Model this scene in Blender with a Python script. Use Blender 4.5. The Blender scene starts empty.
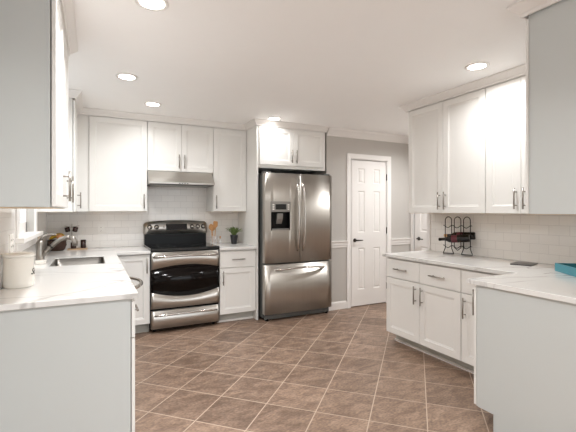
import bpy, bmesh, math, random
from mathutils import Vector, Matrix
R = math.radians
random.seed(7)
S = bpy.context.scene
col = S.collection

# ------------------------------------------------------------------ camera
cam_d = bpy.data.cameras.new('camera')
cam = bpy.data.objects.new('camera', cam_d)
col.objects.link(cam)
cam.location = (0, 0, 1.331)
cam.rotation_euler = (R(90), 0, R(-26.72))
cam_d.sensor_width = 36
cam_d.sensor_fit = 'HORIZONTAL'
cam_d.lens = 388.3 / 576 * 36
cam_d.shift_y = -(216 - 210.9) / 576
cam_d.clip_start = 0.02
S.camera = cam

# ------------------------------------------------------------------ world / exposure
S.view_settings.view_transform = 'Standard'
S.view_settings.look = 'None'
S.view_settings.gamma = 1
S.view_settings.exposure = 1.33
S.view_settings.use_curve_mapping = False
w = bpy.data.worlds.new('world')
S.world = w
w.use_nodes = True
bg = w.node_tree.nodes['Background']
bg.inputs['Color'].default_value = (0.88, 0.95, 1.0, 1)
bg.inputs['Strength'].default_value = 1.1

S.cycles.diffuse_bounces = 10
S.cycles.max_bounces = 14
LAMP_POWER = 12.5
LAMP_COLOR = (0.985, 0.995, 1.0)

# ------------------------------------------------------------------ materials
def lin(c):
    return tuple(((v / 255) / 12.92 if v / 255 <= 0.04045 else ((v / 255 + 0.055) / 1.055) ** 2.4) for v in c) + (1,)

def mat(name, rgb, rough=0.5, metal=0.0, noise=0.0, nscale=6, bump=0.0, bscale=200, coat=0, stretch=None, aniso=0, ior=None):
    m = bpy.data.materials.new(name)
    m.use_nodes = True
    nt = m.node_tree
    b = nt.nodes['Principled BSDF']
    b.inputs['Base Color'].default_value = lin(rgb)
    b.inputs['Roughness'].default_value = rough
    b.inputs['Metallic'].default_value = metal
    b.inputs['Coat Weight'].default_value = coat
    b.inputs['Anisotropic'].default_value = aniso
    if aniso:
        tg = nt.nodes.new('ShaderNodeTangent'); tg.direction_type = 'RADIAL'; tg.axis = 'Z'
        nt.links.new(tg.outputs[0], b.inputs['Tangent']); b.inputs['Anisotropic Rotation'].default_value = 0.25
    if ior: b.inputs['IOR'].default_value = ior
    tc = nt.nodes.new('ShaderNodeTexCoord')
    mp = nt.nodes.new('ShaderNodeMapping')
    nt.links.new(tc.outputs['Object'], mp.inputs['Vector'])
    if stretch: mp.inputs['Scale'].default_value = stretch
    n = nt.nodes.new('ShaderNodeTexNoise')
    n.inputs['Scale'].default_value = nscale
    n.inputs['Detail'].default_value = 4
    nt.links.new(mp.outputs['Vector'], n.inputs['Vector'])
    mx = nt.nodes.new('ShaderNodeMix'); mx.data_type = 'RGBA'
    mx.inputs[6].default_value = lin(rgb)
    mx.inputs[7].default_value = tuple(c * (1 - noise) for c in lin(rgb)[:3]) + (1,)
    nt.links.new(n.outputs['Fac'], mx.inputs[0])
    nt.links.new(mx.outputs[2], b.inputs['Base Color'])
    if bump:
        n2 = nt.nodes.new('ShaderNodeTexNoise'); n2.inputs['Scale'].default_value = bscale
        nt.links.new(mp.outputs['Vector'], n2.inputs['Vector'])
        bp = nt.nodes.new('ShaderNodeBump'); bp.inputs['Strength'].default_value = bump
        bp.inputs['Distance'].default_value = 0.002
        nt.links.new(n2.outputs['Fac'], bp.inputs['Height'])
        nt.links.new(bp.outputs['Normal'], b.inputs['Normal'])
    return m

def mat_emit(name, rgb, strength):
    m = bpy.data.materials.new(name); m.use_nodes = True
    b = m.node_tree.nodes['Principled BSDF']
    b.inputs['Base Color'].default_value = lin(rgb)
    b.inputs['Emission Color'].default_value = lin(rgb)
    b.inputs['Emission Strength'].default_value = strength
    return m

def mat_glass(name, rgb=(255, 255, 255), rough=0.0, alpha=0.25):
    m = bpy.data.materials.new(name); m.use_nodes = True
    nt = m.node_tree
    b = nt.nodes['Principled BSDF']
    b.inputs['Base Color'].default_value = lin(rgb)
    b.inputs['Roughness'].default_value = rough
    b.inputs['Alpha'].default_value = alpha
    b.inputs['IOR'].default_value = 1.45
    return m

def mat_floor():
    m = bpy.data.materials.new('floor_tile'); m.use_nodes = True
    nt = m.node_tree; L = nt.links
    b = nt.nodes['Principled BSDF']
    tc = nt.nodes.new('ShaderNodeTexCoord')
    mp = nt.nodes.new('ShaderNodeMapping')
    mp.inputs['Rotation'].default_value = (0, 0, R(45))
    P = 0.3493
    u0, v0 = (0.58 - 2.957) / math.sqrt(2), (0.58 + 2.957) / math.sqrt(2)
    mp.inputs['Location'].default_value = (-u0 + 20 * P, -v0 + 20 * P, 0)
    L.new(tc.outputs['Object'], mp.inputs['Vector'])
    br = nt.nodes.new('ShaderNodeTexBrick')
    br.offset = 0.0; br.squash = 1.0
    br.inputs['Scale'].default_value = 1.0
    br.inputs['Brick Width'].default_value = P
    br.inputs['Row Height'].default_value = P
    br.inputs['Mortar Size'].default_value = 0.0036
    br.inputs['Mortar Smooth'].default_value = 0.15
    br.inputs['Bias'].default_value = 0.0
    br.inputs['Color1'].default_value = lin((150, 126, 108))
    br.inputs['Color2'].default_value = lin((128, 106, 90))
    br.inputs['Mortar'].default_value = lin((190, 170, 152))
    L.new(mp.outputs['Vector'], br.inputs['Vector'])
    n1 = nt.nodes.new('ShaderNodeTexNoise'); n1.inputs['Scale'].default_value = 7; n1.inputs['Detail'].default_value = 7; n1.inputs['Distortion'].default_value = 0.6
    mp2 = nt.nodes.new('ShaderNodeMapping'); mp2.inputs['Scale'].default_value = (1, 2.2, 1); mp2.inputs['Rotation'].default_value = (0, 0, R(20))
    L.new(tc.outputs['Object'], mp2.inputs['Vector']); L.new(mp2.outputs['Vector'], n1.inputs['Vector'])
    cr = nt.nodes.new('ShaderNodeValToRGB')
    cr.color_ramp.elements[0].position = 0.36; cr.color_ramp.elements[0].color = (0.70, 0.67, 0.66, 1)
    cr.color_ramp.elements[1].position = 0.66; cr.color_ramp.elements[1].color = (1.18, 1.19, 1.2, 1)
    L.new(n1.outputs['Fac'], cr.inputs['Fac'])
    n3 = nt.nodes.new('ShaderNodeTexNoise'); n3.inputs['Scale'].default_value = 45; n3.inputs['Detail'].default_value = 5
    L.new(mp2.outputs['Vector'], n3.inputs['Vector'])
    cr3 = nt.nodes.new('ShaderNodeValToRGB')
    cr3.color_ramp.elements[0].position = 0.35; cr3.color_ramp.elements[0].color = (0.72, 0.72, 0.72, 1)
    cr3.color_ramp.elements[1].position = 0.65; cr3.color_ramp.elements[1].color = (1.24, 1.24, 1.24, 1)
    L.new(n3.outputs['Fac'], cr3.inputs['Fac'])
    mm = nt.nodes.new('ShaderNodeMix'); mm.data_type = 'RGBA'; mm.blend_type = 'MULTIPLY'; mm.inputs[0].default_value = 1
    L.new(cr.outputs['Color'], mm.inputs[6]); L.new(cr3.outputs['Color'], mm.inputs[7])
    mx = nt.nodes.new('ShaderNodeMix'); mx.data_type = 'RGBA'; mx.blend_type = 'MULTIPLY'
    inv = nt.nodes.new('ShaderNodeMath'); inv.operation = 'SUBTRACT'; inv.inputs[0].default_value = 1.0
    L.new(br.outputs['Fac'], inv.inputs[1]); L.new(inv.outputs[0], mx.inputs[0])
    L.new(br.outputs['Color'], mx.inputs[6]); L.new(mm.outputs[2], mx.inputs[7])
    L.new(mx.outputs[2], b.inputs['Base Color'])
    b.inputs['Roughness'].default_value = 0.42
    bp = nt.nodes.new('ShaderNodeBump'); bp.inputs['Strength'].default_value = 0.4; bp.inputs['Distance'].default_value = 0.003
    L.new(inv.outputs[0], bp.inputs['Height']); L.new(bp.outputs['Normal'], b.inputs['Normal'])
    return m

def mat_subway(name, axis):
    m = bpy.data.materials.new(name); m.use_nodes = True
    nt = m.node_tree; L = nt.links
    b = nt.nodes['Principled BSDF']
    tc = nt.nodes.new('ShaderNodeTexCoord')
    sp = nt.nodes.new('ShaderNodeSeparateXYZ'); cb = nt.nodes.new('ShaderNodeCombineXYZ')
    L.new(tc.outputs['Object'], sp.inputs[0])
    L.new(sp.outputs[axis], cb.inputs[0])
    ad = nt.nodes.new('ShaderNodeMath'); ad.operation = 'SUBTRACT'; ad.inputs[1].default_value = 0.90
    L.new(sp.outputs[2], ad.inputs[0]); L.new(ad.outputs[0], cb.inputs[1])
    br = nt.nodes.new('ShaderNodeTexBrick')
    br.offset = 0.5
    br.inputs['Scale'].default_value = 1.0
    br.inputs['Brick Width'].default_value = 0.155
    br.inputs['Row Height'].default_value = 0.0785
    br.inputs['Mortar Size'].default_value = 0.0016
    br.inputs['Mortar Smooth'].default_value = 0.3
    br.inputs['Color1'].default_value = lin((238, 235, 231))
    br.inputs['Color2'].default_value = lin((234, 231, 227))
    br.inputs['Mortar'].default_value = lin((214, 211, 208))
    L.new(cb.outputs[0], br.inputs['Vector'])
    L.new(br.outputs['Color'], b.inputs['Base Color'])
    b.inputs['Roughness'].default_value = 0.12
    inv = nt.nodes.new('ShaderNodeMath'); inv.operation = 'SUBTRACT'; inv.inputs[0].default_value = 1.0
    L.new(br.outputs['Fac'], inv.inputs[1])
    bp = nt.nodes.new('ShaderNodeBump'); bp.inputs['Strength'].default_value = 0.5; bp.inputs['Distance'].default_value = 0.002
    L.new(inv.outputs[0], bp.inputs['Height']); L.new(bp.outputs['Normal'], b.inputs['Normal'])
    return m

VEINS = [(125.0, 1.96, 0.010, 0.42), (133.0, 1.77, 0.012, 0.38), (60.0, 2.62, 0.010, 0.35), (75.0, 2.16, 0.009, 0.4)]
def mat_quartz():
    m = bpy.data.materials.new('veined_quartz'); m.use_nodes = True
    nt = m.node_tree; L = nt.links
    b = nt.nodes['Principled BSDF']
    tc = nt.nodes.new('ShaderNodeTexCoord')
    mp = nt.nodes.new('ShaderNodeMapping'); mp.inputs['Rotation'].default_value = (0, 0, R(35)); mp.inputs['Scale'].default_value = (1.0, 2.6, 1.0)
    L.new(tc.outputs['Object'], mp.inputs['Vector'])
    prev = None
    for sc, wd, off in ((0.9, 0.012, 0), (2.1, 0.006, 5)):
        n = nt.nodes.new('ShaderNodeTexNoise'); n.inputs['Scale'].default_value = sc; n.inputs['Detail'].default_value = 3.5; n.inputs['Distortion'].default_value = 0.5
        if off:
            ad = nt.nodes.new('ShaderNodeVectorMath'); ad.operation = 'ADD'; ad.inputs[1].default_value = (off, off * 1.7, 0)
            L.new(mp.outputs['Vector'], ad.inputs[0]); L.new(ad.outputs[0], n.inputs['Vector'])
        else:
            L.new(mp.outputs['Vector'], n.inputs['Vector'])
        cr = nt.nodes.new('ShaderNodeValToRGB')
        e = cr.color_ramp.elements
        e[0].position = 0.5 - wd * 1.6; e[0].color = (0, 0, 0, 1)
        e[1].position = 0.5; e[1].color = (1, 1, 1, 1)
        e2 = e.new(0.5 + wd); e2.color = (0, 0, 0, 1)
        L.new(n.outputs['Fac'], cr.inputs['Fac'])
        if prev is None: prev = cr.outputs['Color']
        else:
            mxx = nt.nodes.new('ShaderNodeMix'); mxx.data_type = 'RGBA'; mxx.blend_type = 'ADD'; mxx.inputs[0].default_value = 0.25
            L.new(prev, mxx.inputs[6]); L.new(cr.outputs['Color'], mxx.inputs[7]); prev = mxx.outputs[2]
    mask = nt.nodes.new('ShaderNodeTexNoise'); mask.inputs['Scale'].default_value = 1.7
    L.new(tc.outputs['Object'], mask.inputs['Vector'])
    mk = nt.nodes.new('ShaderNodeMapRange'); mk.inputs['From Min'].default_value = 0.40; mk.inputs['From Max'].default_value = 0.66; mk.inputs['To Max'].default_value = 0.75
    L.new(mask.outputs['Fac'], mk.inputs['Value'])
    mr = nt.nodes.new('ShaderNodeMath'); mr.operation = 'MULTIPLY'
    L.new(prev, mr.inputs[0]); L.new(mk.outputs['Result'], mr.inputs[1])
    geo = nt.nodes.new('ShaderNodeNewGeometry'); sx = nt.nodes.new('ShaderNodeSeparateXYZ'); L.new(geo.outputs['Position'], sx.inputs[0])
    nz = nt.nodes.new('ShaderNodeTexNoise'); nz.inputs['Scale'].default_value = 5; nz.inputs['Detail'].default_value = 3; L.new(geo.outputs['Position'], nz.inputs['Vector'])
    def mth(op, a, b_=None):
        n = nt.nodes.new('ShaderNodeMath'); n.operation = op
        for k, v in ((0, a), (1, b_)):
            if v is None: continue
            if isinstance(v, (int, float)): n.inputs[k].default_value = v
            else: L.new(v, n.inputs[k])
        return n.outputs[0]
    total = mr.outputs[0]
    for ang, c, wv, st in VEINS:
        d = mth('ADD', mth('MULTIPLY', sx.outputs[0], math.cos(R(ang))), mth('MULTIPLY', sx.outputs[1], math.sin(R(ang))))
        d = mth('ADD', d, mth('MULTIPLY', mth('SUBTRACT', nz.outputs['Fac'], 0.5), 0.09))
        q_ = nt.nodes.new('ShaderNodeMapRange'); q_.inputs['From Min'].default_value = wv; q_.inputs['From Max'].default_value = wv * 0.2; q_.inputs['To Max'].default_value = st
        L.new(mth('ABSOLUTE', mth('SUBTRACT', d, c)), q_.inputs['Value'])
        total = mth('MAXIMUM', total, q_.outputs['Result'])
    mr = nt.nodes.new('ShaderNodeMath'); mr.operation = 'ADD'; L.new(total, mr.inputs[0]); mr.inputs[1].default_value = 0.0
    mx = nt.nodes.new('ShaderNodeMix'); mx.data_type = 'RGBA'
    mx.inputs[6].default_value = lin((224, 223, 221)); mx.inputs[7].default_value = lin((128, 122, 118))
    L.new(mr.outputs[0], mx.inputs[0]); L.new(mx.outputs[2], b.inputs['Base Color'])
    b.inputs['Roughness'].default_value = 0.14
    return m

M = dict(
    wall=mat('wall_grey_paint', (194, 190, 185), 0.85, noise=0.04, bump=0.05),
    rearwall=mat('rear_wall_paint', (226, 222, 216), 0.85, noise=0.03),
    outside=mat('added_outside_grey', (120, 128, 126), 0.9, noise=0.2),
    ceil=mat('ceiling_paint', (248, 247, 246), 0.9, noise=0.02, bump=0.05),
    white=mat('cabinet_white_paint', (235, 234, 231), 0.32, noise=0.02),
    panel=mat('end_panel_shaded_white_paint', (199, 203, 202), 0.34, noise=0.02),  # white cabinet paint darkened, the shade on the end panels put into its colour
    trim=mat('trim_white_paint', (236, 233, 230), 0.4, noise=0.02),
    gap=mat('dark_gap', (40, 38, 36), 0.8),
    toe=mat('toe_kick_paint', (190, 190, 184), 0.6, noise=0.05),
    wood=mat('raw_birch_underside', (214, 186, 148), 0.5, noise=0.2, nscale=8, stretch=(1, 12, 1)),
    nickel=mat('brushed_nickel', (158, 152, 145), 0.28, 1.0, noise=0.05),
    steel=mat('brushed_stainless', (196, 191, 184), 0.36, 1.0, noise=0.10, nscale=30, stretch=(1, 1, 0.02), aniso=0.7),
    steelh=mat('polished_steel_handle', (205, 200, 195), 0.13, 1.0, noise=0.03),
    steel_range=mat('range_stainless', (200, 196, 190), 0.28, 1.0, noise=0.08, nscale=30, stretch=(0.02, 1, 1), aniso=0.7),
    dark=mat('appliance_dark_grey', (98, 100, 99), 0.45, 0.2, noise=0.05),
    black=mat('black_enamel', (12, 11, 11), 0.3, ior=1.3, noise=0.05),
    glassblack=mat('black_oven_glass', (14, 9, 8), 0.10, ior=1.28, noise=0.05),
    cooktop=mat('black_ceramic_cooktop', (12, 12, 13), 0.08),
    sinksteel=mat('satin_sink_steel', (120, 116, 111), 0.3, 1.0, noise=0.1),
    iron=mat('black_iron_wire', (30, 26, 25), 0.45, 0.6),
    quartz=mat_quartz(),
    floor=mat_floor(),
    tx=mat_subway('subway_tile_back', 0),
    ty=mat_subway('subway_tile_side', 1),
    plastic=mat('white_plastic', (238, 236, 232), 0.35),
    slot=mat('outlet_slot_dark', (50, 47, 46), 0.6),
    ceramic=mat('cream_ceramic', (232, 228, 220), 0.2, noise=0.03),
    ink=mat('black_ink', (25, 22, 22), 0.6),
    wicker=mat('brown_wicker', (70, 44, 32), 0.7, noise=0.6, nscale=60, bump=0.9, bscale=120),
    banana=mat('banana_yellow', (212, 172, 44), 0.45, noise=0.2),
    peach=mat('peach_skin', (226, 160, 110), 0.55, noise=0.3),
    mug=mat('dark_glazed_mug', (62, 42, 38), 0.25, noise=0.4, nscale=20),
    tray=mat('light_wood_tray', (196, 166, 134), 0.5, noise=0.25, nscale=10, stretch=(1, 10, 1)),
    spoon=mat('beech_spoon_wood', (203, 150, 96), 0.55, noise=0.2, nscale=10),
    glass=mat_glass('clear_glass'),
    pot=mat('charcoal_pot', (42, 42, 46), 0.4, noise=0.2),
    leaf=mat('leaf_green', (126, 148, 84), 0.5, noise=0.5, nscale=20),
    soil=mat('dark_soil', (50, 38, 30), 0.9, noise=0.4),
    teal=mat('teal_lacquer', (66, 146, 162), 0.3, noise=0.06),
    tealdark=mat('dark_teal_lining', (18, 62, 70), 0.5, noise=0.1),
    slate=mat('dark_slate', (66, 62, 60), 0.35, noise=0.2),
    bottle=mat('dark_bottle_glass', (16, 12, 10), 0.08),
    red=mat('red_wine_label', (104, 40, 50), 0.5, noise=0.3, nscale=40),
    gold=mat('gold_foil', (206, 160, 110), 0.35, 0.6),
    bronze=mat('dark_bronze_lever', (58, 52, 48), 0.35, 0.8),
    display=mat('display_black', (16, 17, 20), 0.15),
    grey=mat('dispenser_grey', (150, 148, 144), 0.35, 0.5),
    lens=mat_emit('recessed_lens', (255, 246, 236), 9.0),
    pane=mat_glass('window_glass', (214, 226, 222), 0.0, 0.12),
)

# ------------------------------------------------------------------ mesh helpers
class MB:
    """collects shapes in world coordinates"""
    def __init__(s): s.bm = bmesh.new()
    def box(s, x0, x1, y0, y1, z0, z1, mi=0):
        v = [s.bm.verts.new(p) for p in ((x0, y0, z0), (x1, y0, z0), (x1, y1, z0), (x0, y1, z0), (x0, y0, z1), (x1, y0, z1), (x1, y1, z1), (x0, y1, z1))]
        for f in ((3, 2, 1, 0), (4, 5, 6, 7), (0, 1, 5, 4), (1, 2, 6, 5), (2, 3, 7, 6), (3, 0, 4, 7)):
            fc = s.bm.faces.new([v[i] for i in f]); fc.material_index = mi
        return s
    def prism(s, pts, axis, a0, a1, mi=0):
        """extrude a 2-D outline along an axis; pts are in the other two axes in order"""
        def mk(p, a):
            q = list(p); q.insert(axis, a); return s.bm.verts.new(q)
        A = [mk(p, a0) for p in pts]; B = [mk(p, a1) for p in pts]
        n = len(pts)
        fs = [s.bm.faces.new(A), s.bm.faces.new(B[::-1])]
        for i in range(n): fs.append(s.bm.faces.new([A[i], B[i], B[(i + 1) % n], A[(i + 1) % n]]))
        for f in fs: f.material_index = mi
        return s
    def rings(s, rings, cap0=True, cap1=True, mi=0, closed=False):
        V = [[s.bm.verts.new(p) for p in r] for r in rings]
        n = len(V[0])
        rng = range(len(V)) if closed else range(len(V) - 1)
        for k in rng:
            a, b = V[k], V[(k + 1) % len(V)]
            for i in range(n):
                f = s.bm.faces.new([a[i], a[(i + 1) % n], b[(i + 1) % n], b[i]]); f.material_index = mi; f.smooth = True
        if not closed:
            if cap0: f = s.bm.faces.new(V[0][::-1]); f.material_index = mi
            if cap1: f = s.bm.faces.new(V[-1]); f.material_index = mi
        return s
    def lathe(s, prof, c=(0, 0, 0), n=24, axis=None, cap=True, mi=0):
        ax = Vector(axis or (0, 0, 1)).normalized()
        q = Vector((0, 0, 1)).rotation_difference(ax)
        rr = []
        for r, z in prof:
            rr.append([Vector(c) + q @ Vector((max(r, 1e-4) * math.cos(2 * math.pi * i / n), max(r, 1e-4) * math.sin(2 * math.pi * i / n), z)) for i in range(n)])
        return s.rings(rr, cap, cap, mi)
    def tube(s, pts, r, n=8, closed=False, mi=0):
        pts = [Vector(p) for p in pts]
        rr = []; N = len(pts)
        up = None
        for i, p in enumerate(pts):
            if closed: t = (pts[(i + 1) % N] - pts[i - 1])
            else: t = pts[min(i + 1, N - 1)] - pts[max(i - 1, 0)]
            t.normalize()
            if up is None: up = t.orthogonal().normalized()
            else:
                up = (up - t * up.dot(t))
                up = up.normalized() if up.length > 1e-5 else t.orthogonal().normalized()
            sd = t.cross(up)
            ri = r[i] if isinstance(r, (list, tuple)) else r
            rr.append([p + (up * math.cos(2 * math.pi * k / n) + sd * math.sin(2 * math.pi * k / n)) * ri for k in range(n)])
        return s.rings(rr, mi=mi, closed=closed)
    def xf(s, mtx): bmesh.ops.transform(s.bm, matrix=mtx, verts=s.bm.verts); return s
    def build(s, name, m, parent=None, bevel=0, smooth=False, subdiv=0, mtx=None, seg=2):
        bmesh.ops.remove_doubles(s.bm, verts=s.bm.verts, dist=1e-6)
        bmesh.ops.recalc_face_normals(s.bm, faces=s.bm.faces)
        me = bpy.data.meshes.new(name)
        off = Vector((0, 0, 0)); 
        if parent is not None:
            off = ABS[parent.name]
            s.bm.transform(Matrix.Translation(-off))
        s.bm.to_mesh(me); s.bm.free()
        for mm in (m if isinstance(m, (list, tuple)) else [m]): me.materials.append(M[mm])
        o = bpy.data.objects.new(name, me); col.objects.link(o)
        if parent is not None: o.parent = parent
        ABS[o.name] = off
        if smooth:
            for p in me.polygons: p.use_smooth = True
        if bevel:
            b = o.modifiers.new('bevel', 'BEVEL'); b.width = bevel; b.segments = seg; b.limit_method = 'ANGLE'; b.angle_limit = R(40); b.harden_normals = False
        if subdiv:
            d = o.modifiers.new('subdivision', 'SUBSURF'); d.levels = subdiv; d.render_levels = subdiv
        return o
ABS = {}

def tag(o, label, cat, group=None):
    o['label'] = label; o['category'] = cat
    if group: o['group'] = group
    return o

def thing(name, loc, label, cat, group=None):
    o = bpy.data.objects.new(name, None); col.objects.link(o)
    o.empty_display_size = 0.1
    o.location = loc
    ABS[o.name] = Vector(loc)
    return tag(o, label, cat, group)

def solo(mb, name, m, label, cat, group=None, **k):
    o = mb.build(name, m, **k)
    # origin at the base of the thing
    vs = [v.co for v in o.data.vertices]
    c = Vector(((min(v.x for v in vs) + max(v.x for v in vs)) / 2, (min(v.y for v in vs) + max(v.y for v in vs)) / 2, min(v.z for v in vs)))
    o.data.transform(Matrix.Translation(-c)); o.location = c
    return tag(o, label, cat, group)

def struct(mb, name, m, **k):
    o = mb.build(name, m, **k)
    o['kind'] = 'structure'
    return o

# ---- local frames of cabinet runs: local x along the face, local y into the cabinet, front at y=0
def frame_m(kind, ox, oy):
    a = {'back': 0, 'left': 90, 'right': -90, 'near': 180}[kind]
    return Matrix.Translation((ox, oy, 0)) @ Matrix.Rotation(R(a), 4, 'Z')

def shaker(x0, x1, z0, z1, T, t=0.022, rail=0.058, y=0.0, panel=True):
    """door or drawer front whose face stands at local y-t"""
    mb = MB(); f = y - t
    if panel: seq = [(0, 0.0015), (0.0015, 0), (rail, 0), (rail + 0.004, 0.006), (rail + 0.013, 0.007), (rail + 0.016, 0.010)]
    else: seq = [(0, 0.0015), (0.0015, 0)]
    yb_ = y - 0.005
    rr = [[(x0, yb_, z0), (x1, yb_, z0), (x1, yb_, z1), (x0, yb_, z1)]]
    for i, d in seq: rr.append([(x0 + i, f + d, z0 + i), (x1 - i, f + d, z0 + i), (x1 - i, f + d, z1 - i), (x0 + i, f + d, z1 - i)])
    mb.rings(rr)
    for fc in mb.bm.faces: fc.smooth = False
    return mb.xf(T)

def bar_handle(x, z, T, vertical=True, L=0.165, y=-0.02, r=0.0062):
    mb = MB(); so = 0.034
    d = (0, 0, 1) if vertical else (1, 0, 0)
    D = Vector(d)
    c = Vector((x, y - so, z))
    mb.tube([c - D * L / 2, c + D * L / 2], r, 10)
    for sg in (-1, 1):
        p = c + D * sg * L * 0.32
        mb.tube([p, p + Vector((0, so, 0))], r * 0.75, 8)
    return mb.xf(T)

def cabinet(name, kind, ox, oy, w, z0, z1, depth, label, doors=(), drawers=(), toe=False, under=None, ends=(), toe_in=0.075, group=None, bodymat='white', gap=0.0, shoe=False):
    """ox,oy: world point of the carcass front plane at local x = 0"""
    T = frame_m(kind, ox, oy)
    base = T @ Vector((w / 2, depth / 2, 0 if toe else z0)); 
    root = thing(name, base, label, 'cabinet', group)
    b = MB(); b.box(0, w, 0, depth, z0, z1)
    if under:
        b.box(0, w, 0, depth, z0 - 0.002, z0 + 0.0)
    b.xf(T); bo = b.build('carcass', bodymat, root)
    if under:
        u = MB(); u.box(0.0, w, 0.0, depth, z0 - 0.004, z0 - 0.0022); u.xf(T); u.build('underside_panel', under, root)
    if toe:
        k = MB(); k.box(0.019 if 'start' in ends else 0, w - (0.019 if 'end' in ends else 0), toe_in + 0.001, depth - 0.001, 0.0, z0); k.xf(T); k.build('toe_kick', 'toe', root)
        if shoe:
            k = MB(); k.box(0, w, toe_in - 0.014, toe_in, 0.0, 0.02); k.xf(T); k.build('shoe_molding', 'trim', root)
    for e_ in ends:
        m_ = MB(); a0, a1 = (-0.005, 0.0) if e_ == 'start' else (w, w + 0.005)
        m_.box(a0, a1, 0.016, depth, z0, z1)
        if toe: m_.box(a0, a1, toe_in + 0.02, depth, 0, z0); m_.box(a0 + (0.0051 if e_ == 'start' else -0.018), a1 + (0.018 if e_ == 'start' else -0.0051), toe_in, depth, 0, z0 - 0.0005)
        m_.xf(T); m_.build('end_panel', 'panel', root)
    for (a, c, q0, q1, hx) in doors:
        d = shaker(a + 0.0015, c - 0.0015, q0, q1, T).build('door', 'white', root)
        if hx is not None:
            hz = (q1 - 0.11) if toe else (q0 + 0.115)
            bar_handle(hx, hz, T).build('handle', 'nickel', d)
    for (a, c, q0, q1, hx, L) in drawers:
        d = shaker(a + 0.0015, c - 0.0015, q0, q1, T, panel=False).build('drawer', 'white', root)
        if hx is not None:
            bar_handle(hx, (q0 + q1) / 2, T, False, L).build('handle', 'nickel', d)
    return root, T

def sweep(path, prof):
    """path: xy points (outward = right of travel), prof: (out, z) outline closed"""
    P = [Vector(p) for p in path]; rr = []
    for i, p in enumerate(P):
        ds = []
        if i > 0: ds.append((P[i] - P[i - 1]).normalized())
        if i < len(P) - 1: ds.append((P[i + 1] - P[i]).normalized())
        ns = [Vector((d.y, -d.x)) for d in ds]
        if len(ns) == 1: mdir = ns[0]
        else:
            mdir = (ns[0] + ns[1]); mdir = mdir / mdir.length; mdir = mdir / mdir.dot(ns[0])
        rr.append([(p.x + mdir.x * o, p.y + mdir.y * o, z) for o, z in prof])
    mb = MB(); mb.rings(rr)
    for f in mb.bm.faces: f.smooth = False
    return mb

# ------------------------------------------------------------------ dimensions
XL, XR, YB, YD = -0.461, 3.31, 5.08, 4.389       # left, right, back, door walls
H = 2.44
XH = 4.27                                        # far hallway wall
CZ0, CZ = 0.87, 0.90                             # worktop

# ------------------------------------------------------------------ room
struct(MB().box(-0.7, 4.5, -2.2, 5.3, -0.06, 0.0), 'floor', 'floor')
struct(MB().box(-0.7, 4.5, -2.2, 5.3, H, H + 0.1), 'ceiling', 'ceil')
wy0, wy1, wz0, wz1 = 3.18, 4.06, 1.145, 2.12      # window opening
lw = MB()
lw.box(XL - 0.14, XL, -2.0, wy0, 0, H); lw.box(XL - 0.14, XL, wy1, YB + 0.12, 0, H)
lw.box(XL - 0.14, XL, wy0, wy1, 0, wz0); lw.box(XL - 0.14, XL, wy0, wy1, wz1, H)
struct(lw, 'wall_left', 'wall')
struct(MB().box(XL, 2.785, YB, YB + 0.12, 0, H), 'wall_back', 'wall')
dw = MB()
DX0, DX1, DZ = 3.172, 3.812, 2.052               # hall door opening
dw.box(2.785, DX0, YD, YB + 0.12, 0, H); dw.box(DX1, 4.39, YD, YD + 0.12, 0, H); dw.box(DX0, DX1, YD, YD + 0.12, DZ, H)
dw.box(DX0, DX1, YD + 0.08, YD + 0.12, 0, DZ)
struct(dw, 'wall_far', 'wall')
struct(MB().box(XR, XR + 0.12, 0.84, 3.13, 0, H), 'wall_right', 'wall')
struct(MB().box(2.115, XR, 0.84, 0.96, 0, H), 'wall_near', 'wall')
hw = MB()
HY0, HY1 = 3.55, 4.315
hw.box(XH, XH + 0.12, -2.0, HY0, 0, H); hw.box(XH, XH + 0.12, HY1, YD, 0, H); hw.box(XH, XH + 0.12, HY0, HY1, DZ, H)
hw.box(XH + 0.08, XH + 0.12, HY0, HY1, 0, DZ)
struct(hw, 'wall_hall', 'wall')

# unseen rear of the room: pale wall with wide opening, added for light
rw = MB()
rw.box(-0.7, 0.2, -2.1, -2.0, 0, H); rw.box(3.4, 4.39, -2.1, -2.0, 0, H); rw.box(0.2, 3.4, -2.1, -2.0, 0, 0.4); rw.box(0.2, 3.4, -2.1, -2.0, 2.15, H)
struct(rw, 'wall_rear', 'rearwall')
# tiled backsplashes
struct(MB().box(XL + 0.008, 1.787, YB - 0.008, YB, CZ, 1.80), 'trim_1', 'tx')
bs = MB()
bs.box(XL, XL + 0.008, 1.9, 3.09, CZ, 1.345); bs.box(XL, XL + 0.008, 4.15, YB, CZ, 1.345); bs.box(XL, XL + 0.008, 3.09, 4.15, CZ, 1.115)
struct(bs, 'trim_2', 'ty')
struct(MB().box(XR - 0.008, XR, 0.968, 3.09, CZ, 1.318), 'trim_3', 'ty')
struct(MB().box(2.2, XR - 0.008, 0.96, 0.968, CZ, 1.318), 'trim_4', 'tx')
# vertical end trim of the right wall
struct(MB().box(XR - 0.02, XR, 3.09, 3.132, 0.0, 2.30), 'trim_5', 'trim', bevel=0.003)

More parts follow.
